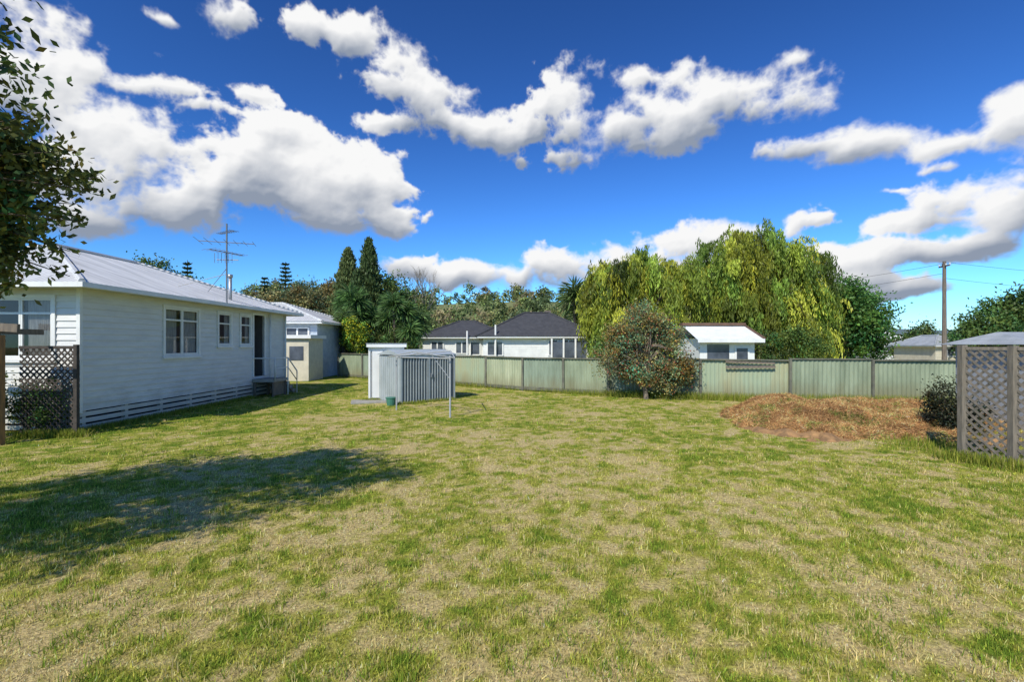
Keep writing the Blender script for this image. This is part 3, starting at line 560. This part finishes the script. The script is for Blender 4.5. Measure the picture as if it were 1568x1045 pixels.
def trees():
    z=34
    willow('willow_tree',WX(985,z),z,[(WX(975,z),z,6.4,2.6,2.6,2.2),(WX(938,z),z,5.6,1.8,2,1.9),(WX(1015,z),z,6.2,2.2,2.2,2.0),(WX(960,z),z-1,4,2.2,2,1.5),(WX(990,z),z-1,2.8,2.6,2,1.5)],2000,(.14,.21,.03),0)
    z=36
    willow('willow_tree',WX(1150,z),z,[(WX(1160,z),z,8.3,2.7,3,2.5),(WX(1105,z),z,7.5,2.2,2.5,2.1),(WX(1205,z),z,6.9,2.4,2.4,2.3),(WX(1080,z),z,6.1,2.2,2,2.0),(WX(1225,z),z,5.2,1.9,2,1.8),(WX(1150,z),z-1,5,3.7,2,1.8),(WX(1160,z),z-1,3.2,4.2,2,1.5)],3100,(.13,.20,.03),1)
    z=38; tree('broadleaf_tree',WX(1295,z),z,[(WX(1285,z),z,4.9,2.2,2.2,2.3),(WX(1320,z),z,4.2,1.6,2,2.2),(WX(1265,z),z+1,4.6,1.8,2,2.3),(WX(1300,z),z,2.2,2.7,2,2)],170,30000,.38,.24,(.075,.16,.033),r0=.3,var=.3)
    z=45; tree('broadleaf_tree',WX(1550,z),z,[(WX(1525,z),z,3.6,2.7,2.5,2.3),(WX(1575,z),z,4.8,3,2.5,2.8),(WX(1490,z),z,2.6,1.6,2,1.6),(WX(1630,z),z,4,3,2.5,2.5)],170,24000,.42,.3,(.08,.14,.033),r0=.3)
    z=55; tree('broadleaf_tree',WX(1410,z),z,[(WX(1410,z),z,2.6,2.0,1.5,1.6),(WX(1385,z),z,1.9,1.4,1.4,1.2)],60,8000,.35,.28,(.07,.12,.035),r0=.15)
    z=18.6; X=WX(990,z); tree('garden_tree',X,z,[(X-.3,z,2.5,1.3,.9,1.0),(X-1.0,z,1.8,1.0,.8,1.0),(X+.9,z,1.7,1.0,.8,1.1),(X+.1,z-.2,1.0,1.7,.9,.85),(X-.35,z,3.2,.7,.5,.6),(X+.6,z,2.8,.5,.4,.5),(X-1.3,z,2.6,.4,.4,.5),(X+1.5,z,.9,.5,.5,.6)],250,27000,.15,.085,(.19,.20,.08),r0=.1,nb=170,var=.4,hue=.2,trunk_top=2.2,flowers=(.08,(.38,.13,.07)),bark=M_barkl,shell=.55)
    tree('dark_shrub',9.75,10.9,[(9.75,10.9,.75,.35,.35,.5),(10.1,10.7,.5,.4,.4,.4)],50,5000,.1,.06,(.035,.04,.018),r0=.03)  # dark bush; surrounding shade is also put into the leaf colour
    z=48; tree('broadleaf_tree',WX(235,z),z,[(WX(225,z),z,8.6,2.4,2.4,2.2),(WX(262,z),z,7.4,2.2,2,1.8),(WX(180,z),z,7.4,1.6,2,1.6),(WX(290,z),z,7.2,1.0,2,1.4)],90,13000,.4,.28,(.09,.14,.03),r0=.3)
    z=52; tree('broadleaf_tree',WX(600,z),z,[(WX(600,z),z,7.0,2.6,2.4,2.5),(WX(630,z),z,5.2,2.0,2,2.3),(WX(580,z),z,4.5,2.6,2,2.5)],110,16000,.42,.28,(.08,.13,.035),r0=.3)
    z=58; tree('broadleaf_tree',WX(480,z),z,[(WX(455,z),z,7.2,3,2.4,2.2),(WX(500,z),z,7.6,2.4,2,2.2),(WX(410,z),z,6.2,3,2.4,2),(WX(480,z),z,4,6,2,2.5)],160,22000,.45,.3,(.20,.19,.08),r0=.3)
    def conifer(px,top,z,w,n,col,tier=0):
        x=WX(px,z); h=WZ(top,z); g=Grp('conifer_tree' if not tier else 'norfolk_pine',(x,z,0)); g.tube('trunk',M_bark,[(0,0,0),(0,0,h*.96)],[.28,.04],7)
        if tier:
            P=[];U=[]
            for k in range(int(h*1.2)):
                zz=h*(.25+.75*k/(h*1.2)); r=w*(1-(zz/h))**.9+.25
                for a in np.linspace(0,2*np.pi,7)[:-1]+k*.5:
                    m=36; t=rng.random(m); dr=np.array([np.cos(a),np.sin(a)])
                    P.append(np.stack([dr[0]*r*t,dr[1]*r*t,zz+.25*t*r*.5+0*t],1)+rng.normal(0,.06,(m,3))); U.append(np.tile([dr[0],dr[1],.6],(m,1))+rng.normal(0,.3,(m,3)))
            P=np.concatenate(P);U=np.concatenate(U)
        else:
            t=rng.random(n)**.75; zz=h*(.06+.94*t); r=w*(1-t)**.75+.05
            a=rng.uniform(0,2*np.pi,n); lob=1+.28*np.sin(a*5+zz*2.2)+.2*np.sin(zz*5+a*3); rr=r*lob*rng.random(n)**.3
            P=np.stack([rr*np.cos(a),rr*np.sin(a),zz],1)+rng.normal(0,.1,(n,3)); U=np.stack([np.cos(a)*.4,np.sin(a)*.4,np.ones(n)],1)+rng.normal(0,.3,(n,3))
        C=np.array(col)*np.exp(rng.normal(0,.35,(len(P),1))); g.npmesh('foliage',M_leaf,leafV(P,.42,.16,U),4,C); g.done()
    conifer(565,367,50,2.1,14000,(.085,.125,.04)); conifer(533,382,52,2.6,12000,(.13,.165,.055)); conifer(548,415,49,2.0,9000,(.08,.12,.04))
    conifer(437,395,75,2.6,0,(.06,.10,.04),1); conifer(405,420,78,2.2,0,(.06,.10,.04),1); conifer(287,392,70,1.8,0,(.05,.085,.03),1)
    def palm(px,top,z,nh,L,col,sp=1.2,w=.09):
        x=WX(px,z); h=WZ(top,z); g=Grp('cabbage_tree',(x,z,0)); P=[];U=[]
        for i in range(nh):
            hx=random.uniform(-sp,sp); hy=random.uniform(-sp,sp); hh=h-L*.6-random.uniform(0,h*.35) if i else h-L*.6
            g.tube('trunk',M_bark,[(hx*.2,hy*.2,0),(hx*.5,hy*.5,hh*.5),(hx,hy,hh)],[.16,.12,.09],7)
            m=190; d=unit(m); d[:,2]=d[:,2]*.7+.25; d/=np.linalg.norm(d,axis=1,keepdims=True)
            for s,dz in ((.3,0),(.75,-.12)):
                q=np.array([hx,hy,hh])+d*L*s; q[:,2]+=dz*L*(1-d[:,2]); P.append(q); u=d.copy(); u[:,2]-=(s-.3)*1.2; U.append(u)
        P=np.concatenate(P);U=np.concatenate(U); C=np.array(col)*np.exp(rng.normal(0,.35,(len(P),1)))
        g.npmesh('fronds',M_leaf,leafV(P,L*.6,w,U),4,C); g.done()
    palm(545,440,36,5,1.2,(.08,.155,.04)); palm(575,448,37,6,1.2,(.08,.155,.04)); palm(608,455,35,5,1.1,(.085,.155,.04)); palm(525,475,34,3,.9,(.10,.16,.045),.6); palm(632,475,36,3,1.0,(.10,.17,.055),.6)
    palm(882,432,52,3,2.2,(.10,.15,.045),.8,.16)
    z=33; tree('flowering_shrub',WX(545,z),z,[(WX(545,z),z,2.6,.8,.7,1.2),(WX(535,z),z,3.3,.4,.4,.8)],50,6000,.16,.13,(.14,.23,.03),r0=.06,flowers=(.3,(.6,.55,.03)))
    z=34.5; tree('hedge_shrub',WX(590,z),z,[(WX(560,z),z,1.6,1.8,.8,1.3),(WX(610,z),z,2.0,1.6,.8,1.6),(WX(515,z),z,1.3,1.0,.8,1.0)],110,16000,.22,.15,(.10,.16,.04),r0=.1)
    z=31; tree('roadside_shrub',WX(955,z),z,[(WX(930,z),z,1.7,1.2,.8,1.0),(WX(1210,z),z,1.8,2.6,.8,1.4)],60,9000,.22,.15,(.09,.15,.033),r0=.06)
    z=60; x=WX(640,z); g=Grp('bare_tree',(x,z,0))
    M_bareb=mat('bare_bark',(.30,.26,.21),None,.9)
    def br(p,d,L,r,dep):
        q=p+d*L; g.tube('branches',M_bareb,[p,q],[r,r*.65],5)
        if dep:
            for i in range(3): br(p.lerp(q,random.uniform(.5,1)),(d+Vector((random.uniform(-.55,.55),random.uniform(-.55,.55),random.uniform(-.1,.4)))).normalized(),L*.68,r*.55,dep-1)
    br(Vector((0,0,0)),Vector((0,0,1)),5.0,.2,5); g.done()
trees()
def near_tree():
    g=Grp('magnolia_tree',(-7.4,3.4,0)); b=Vector((-7.4,3.4,0))
    lob=[(0.5,-.3,4.3,2.1,1.9,1.1),(1.3,1.1,3.9,1.0,1.0,1.0),(0.4,1.6,3.3,1.2,.9,.9),(1.2,1.5,3.0,.9,.7,.5),(2.5,0.2,4.6,1.3,1.2,.7),(-1,-1,4.2,1.5,1.5,1.2),(0.4,-1.7,4.2,1.9,1.0,1.0),(1.6,-.8,4.4,1.3,1.0,.8)]
    P,C,c=crown(lob,330,36000,.16,(.11,.14,.035),var=.35,hue=.2)
    P2,C2,c2=crown([(1.75,1.75,3.75,.62,.55,.75),(1.55,1.7,3.0,.5,.5,.35),(1.85,1.8,4.2,.5,.5,.3)],80,8000,.11,(.13,.15,.04),var=.4,hue=.2,shell=.6)
    P=np.concatenate([P,P2]);C=np.concatenate([C,C2])
    limbs(g,(0,0,0),(.3,.2,3.6),np.concatenate([c,c2,c2]),.11,140)
    for (tx,ty,tz) in [(-4.32,5.1,3.72),(-4.45,5.2,3.9),(-4.7,5.0,4.1),(-4.75,5.3,3.5),(-4.9,5.1,4.5),(-4.55,5.1,3.4),(-5.0,5.3,4.2),(-4.75,5.2,3.1),(-5.0,5.0,4.45),(-5.0,5.2,3.8),(-4.6,5.2,3.85),(-4.85,5.3,2.85),(-4.65,5.15,3.6)]:
        a=Vector((.9,1.2,3.3+random.random()*.5)); e=Vector((tx,ty,tz))-b; m=a.lerp(e,.5)+Vector((0,0,.1)); g.tube('twigs',M_bark,[a,m,e],[.025,.014,.004],5)
        n=85; t=rng.random(n)[:,None]**.6; q=np.array(m)*(1-t)+np.array(e)*t+rng.normal(0,.06,(n,3)); P=np.concatenate([P,q]); C=np.concatenate([C,np.array([.14,.16,.045])*np.exp(rng.normal(0,.4,(n,1)))])
    g.npmesh('foliage',M_leaf,leafV(P,rng.uniform(.07,.12,len(P)),.045),4,np.clip(C,.004,.5)); g.done()
near_tree()
# ---------------------------------------------------------------- hills
def hills():
    def hh(x,y):
        r=np.exp(-((y-165)/45)**2); s=(1/(1+np.exp((x-105)/14)))*(0.75+0.25/(1+np.exp(-(x+150)/20)))
        return -1+19*r*s*(0.78+0.35*vnoise(x+300,y+300,45,2)+.1*vnoise(x+300,y+300,14,3))
    xs=np.linspace(-330,190,180); ys=np.linspace(85,280,60); X,Y=np.meshgrid(xs,ys); Z=hh(X.ravel(),Y.ravel())
    v=[tuple(t) for t in np.stack([X.ravel(),Y.ravel(),Z],1)]; nx=len(xs); f=[(j*nx+i,j*nx+i+1,(j+1)*nx+i+1,(j+1)*nx+i) for j in range(len(ys)-1) for i in range(nx-1)]
    me=bpy.data.meshes.new('hill'); me.from_pydata(v,[],f); me.materials.append(mat('hill_scrub',(.10,.13,.045),(.17,.18,.07),.95,.15,.5,1.0)); ob=bpy.data.objects.new('hill',me); sc.collection.objects.link(ob)
    Ps=[];Cs=[];Ss=[]
    def clump(x,y,z,r,h,n,col,s):
        c=unit(14)*np.array([r,r,h*.5])*.75+np.array([x,y,z+h*.55]); k=rng.integers(0,14,n); P=c[k]+rng.normal(0,r*.22,(n,3))
        C=np.array(col)*np.exp(rng.normal(0,.35,14))[k][:,None]*np.exp(rng.normal(0,.25,(n,1))); Ps.append(P);Cs.append(C);Ss.append(np.full(n,s))
    cols=[(.13,.175,.06),(.16,.20,.065),(.23,.225,.08),(.10,.14,.06),(.27,.22,.11),(.17,.21,.06)]
    for i in range(560):
        y=rng.uniform(108,172); x=rng.uniform(-1.05,0.75)*y; z=float(hh(np.array([x]),np.array([y]))[0])
        h=rng.uniform(3,6.5); clump(x,y,z-.5,rng.uniform(1.8,3.4),h,240,cols[rng.integers(6)],.75)
    for i in range(150):
        y=rng.uniform(62,95); x=rng.uniform(-1.0,1.5)*y; h=rng.uniform(3.5,6.5) if x<20 else rng.uniform(2.2,4.0); clump(x,y,-.3,rng.uniform(1.6,2.8),h,280,cols[rng.integers(6)],.42)
    P=np.concatenate(Ps);C=np.concatenate(Cs);S=np.concatenate(Ss)
    npobj('distant_trees',leafV(P,S,S*.6),4,C,M_leaf)
    xs=np.linspace(-800,2200,200); v=[];f=[]
    for i,x in enumerate(xs):
        h=20+16*float(vnoise(np.array([x+3000]),np.array([5.]),320,1)[0])+6*float(vnoise(np.array([x+3000]),np.array([5.]),90,2)[0]); v+= [(x,1000,-2),(x,1060,h)]
        if i: f.append((2*i-2,2*i,2*i+1,2*i-1))
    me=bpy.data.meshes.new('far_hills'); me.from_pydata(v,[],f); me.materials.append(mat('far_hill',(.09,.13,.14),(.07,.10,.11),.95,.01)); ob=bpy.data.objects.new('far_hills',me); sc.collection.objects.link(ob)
hills()
# ---------------------------------------------------------------- light + sky
ldir=Vector((1.6,3.2,-3.4)).normalized(); elev=math.asin(-ldir.z); azs=math.atan2(-ldir.x,-ldir.y)
sd=bpy.data.lights.new('sun','SUN'); sd.energy=5.0; sd.angle=math.radians(.5); sd.color=(1,.95,.84)
so=bpy.data.objects.new('sun',sd); so.rotation_euler=ldir.to_track_quat('-Z','Y').to_euler(); so.location=(0,0,30); sc.collection.objects.link(so)
# cloud field computed procedurally over azimuth/elevation of the sky
blobs=[(230,220,165,62),(150,205,110,45),(350,250,150,66),(400,300,195,62),(520,265,105,52),(600,278,60,32),(260,318,165,48),(430,205,60,38),(165,290,130,58),(500,335,80,30),(590,345,34,30),(60,160,90,36),(140,340,80,30),
(60,40,150,66),(10,105,130,54),(125,95,95,38),(200,130,85,28),(280,138,75,20),(345,25,50,34),(480,45,50,38),(555,62,70,46),(625,100,70,48),(600,130,55,36),(680,145,68,44),(735,190,70,34),(700,185,60,28),
(860,160,64,50),(845,205,100,44),(880,240,95,32),(960,195,85,46),(1010,215,88,36),(780,212,85,28),(1055,125,65,42),(1120,145,85,46),(1178,168,72,38),(1228,148,46,56),(1030,180,70,36),
(1240,235,80,22),(1350,228,115,30),(1450,230,105,26),(1545,205,80,56),(1480,310,130,46),(1400,345,140,28),(1545,330,90,58),(1320,398,120,34),(1430,395,100,24),(1385,450,80,20),(1200,405,60,16),(1510,380,80,26),
(640,412,80,22),(700,416,80,30),(780,426,90,26),(865,402,80,30),(930,396,75,36),(1030,376,105,30),(1100,362,75,28),(1000,415,150,30),(1250,440,130,18)]
wisp=[(395,150,50,24,.8),(1215,92,40,22,.7),(1255,345,70,30,.8),(320,165,90,24,.75),(980,125,60,22,.75),(1300,240,80,14,.7),(240,20,60,18,.5),(580,330,50,20,.6),(1370,300,60,14,.5),(590,185,60,26,.7),(1440,265,80,16,.6)]
def toAE(px,py):
    x=(px-784)/F; z=(HY-py)/F; return math.atan2(x,1),math.atan2(z,math.sqrt(1+x*x))
AZ=1.15; E0,E1=-.03,1.05; IW,IH=2200,1034
def clouds():
    A,E=np.meshgrid(np.linspace(-AZ,AZ,IW),np.linspace(E0,E1,IH)); A=A.astype(np.float32);E=E.astype(np.float32)
    X=A+10;Y=E+10
    def fbm(x,y,s,o,n,g=.55,bil=False):
        t=0;a=1;w=0
        for i in range(n):
            v=vnoise(x,y,s/2**i,o+i)
            if bil: v=1-np.abs(2*v-1)
            t=t+a*v; w+=a; a*=g
        return t/w
    w1=fbm(X,Y,.16,1,5)-.5; w2=fbm(X,Y,.16,9,5)-.5
    Aw=A+.05*w1; Ew=E+.04*w2
    S=np.zeros_like(A); k=7.
    for bl in [(*b,1.0) for b in blobs]+wisp:
        px,py,rx,ry,s=bl; a,e=toAE(px,py); a2,_=toAE(px+rx,py); a0,_=toAE(px-rx,py); _,e2=toAE(px,py-ry); _,e0=toAE(px,py+ry)
        de=(Ew-e)*2/(e2-e0); de=np.where(de<0,de*1.25,de)
        r=np.sqrt(((Aw-a)*2/(a2-a0))**2+de**2)
        S+=np.exp(k*np.clip(s-r,-2.5,1))
    Fd=np.minimum(np.log(S+1e-6)/k,.75)
    Xw=X+.03*w1;Yw=Y+.03*w2
    soft=fbm(Xw,Yw*1.25,.10,20,9,.62); bil=fbm(Xw,Yw*1.1,.055,40,7,.58,True)
    low=np.clip((.24-E)/.12,0,1)
    D=Fd-.08+.22*low+(2.1-.9*low)*(soft-.5)+.75*(bil-.52)
    edge=.22+.55*vnoise(X,Y,.12,60)
    al=np.clip(D/edge,0,1); al=al*al*(3-2*al)
    def blur(a,n):
        for ax in (0,1):
            for _ in range(2):
                c=np.cumsum(np.pad(a,[(n+1,n) if i==ax else (0,0) for i in (0,1)],mode='edge'),axis=ax)
                a=(np.take(c,range(2*n+1,c.shape[ax]),axis=ax)-np.take(c,range(0,c.shape[ax]-2*n-1),axis=ax))/(2*n+1)
        return a
    T=np.sqrt(np.clip(D,0,1.4)); lit=0
    for n,wt in ((1,1.8),(3,4.),(8,8.),(20,15.)):
        B=blur(T,n); gy,gx=np.gradient(B); lit=lit+wt*(-(gx*-.45+gy*.9))
    n=int(.10/((E1-E0)/IH)); c=np.cumsum(np.pad(al,[(n,n),(0,0)]),axis=0)
    i=np.arange(IH)+n; up=(c[np.minimum(i+n,len(c)-1)]-c[i])/n; dn=(c[i]-c[i-n])/n
    ud=blur(up-dn,5)
    sh=.78+.8*np.clip(lit,-.5,.5)-.72*np.clip(ud+.12,-.1,.9)+.3*(bil-.52)
    sh=np.clip(sh,0,1)
    im=np.zeros((IH,IW,4),np.float32); im[...,0]=al; im[...,1]=sh; im[...,3]=1
    img=bpy.data.images.new('sky_cloud_field',IW,IH,float_buffer=True); img.colorspace_settings.name='Non-Color'; img.pixels.foreach_set(im.ravel()); img.update(); img.pack(); return img
img=clouds()
w=bpy.data.worlds.new('World'); sc.world=w; w.use_nodes=True; nt=w.node_tree; N=nt.nodes; L=nt.links
bg=N['Background']; bg.inputs[1].default_value=0.11
sky=N.new('ShaderNodeTexSky'); sky.sky_type='NISHITA'; sky.sun_disc=False; sky.sun_elevation=elev; sky.sun_rotation=azs%(2*math.pi); sky.air_density=1.0; sky.dust_density=0.3; sky.ozone_density=2.5
def fm(tree,op,*a):
    n=tree.nodes.new('ShaderNodeMath'); n.operation=op
    for i,s in enumerate(a):
        if isinstance(s,(int,float)): n.inputs[i].default_value=s
        else: tree.links.new(s,n.inputs[i])
    return n.outputs[0]
tc=N.new('ShaderNodeTexCoord'); nz=N.new('ShaderNodeVectorMath'); nz.operation='NORMALIZE'; L.new(tc.outputs['Generated'],nz.inputs[0])
sp=N.new('ShaderNodeSeparateXYZ'); L.new(nz.outputs[0],sp.inputs[0])
az=fm(nt,'ARCTAN2',sp.outputs[0],sp.outputs[1]); el=fm(nt,'ARCSINE',sp.outputs[2])
cb=N.new('ShaderNodeCombineXYZ'); L.new(fm(nt,'MULTIPLY_ADD',az,1/(2*AZ),.5),cb.inputs[0]); L.new(fm(nt,'MULTIPLY_ADD',el,1/(E1-E0),-E0/(E1-E0)),cb.inputs[1])
it=N.new('ShaderNodeTexImage'); it.image=img; it.extension='CLIP'; it.interpolation='Cubic'; L.new(cb.outputs[0],it.inputs[0])
sc2=N.new('ShaderNodeSeparateColor'); L.new(it.outputs['Color'],sc2.inputs[0])
cc=N.new('ShaderNodeMix'); cc.data_type='RGBA'; L.new(sc2.outputs[1],cc.inputs[0]); cc.inputs[6].default_value=(2.5,2.95,3.8,1); cc.inputs[7].default_value=(8.6,8.6,8.6,1)
# sky: deepen contrast between zenith and horizon like a polarised daylight sky
def vm(op,a,b):
    n=N.new('ShaderNodeVectorMath'); n.operation=op; L.new(a,n.inputs[0]); n.inputs[1].default_value=b; return n.outputs[0]
v=vm('MULTIPLY',sky.outputs[0],(.1,.1,.1)); v=vm('MINIMUM',v,(.8,.8,.8)); gm=N.new('ShaderNodeGamma'); L.new(v,gm.inputs[0]); gm.inputs[1].default_value=1.6
v=vm('MULTIPLY',gm.outputs[0],(9.5,16.5,23.0))
mx=N.new('ShaderNodeMix'); mx.data_type='RGBA'; L.new(sc2.outputs[0],mx.inputs[0]); L.new(v,mx.inputs[6]); L.new(cc.outputs[2],mx.inputs[7]); L.new(mx.outputs[2],bg.inputs[0])
# ---------------------------------------------------------------- camera
cam=bpy.data.cameras.new('camera'); cam.sensor_width=36; cam.lens=36*F/1568; cam.shift_y=5.5/1568; cam.clip_end=8000; cam.clip_start=.05
co=bpy.data.objects.new('camera',cam); co.location=(0,0,CH); co.rotation_euler=(math.radians(90),0,0); sc.collection.objects.link(co); sc.camera=co
sc.view_settings.view_transform='Standard'; sc.view_settings.look='None'; sc.view_settings.exposure=0
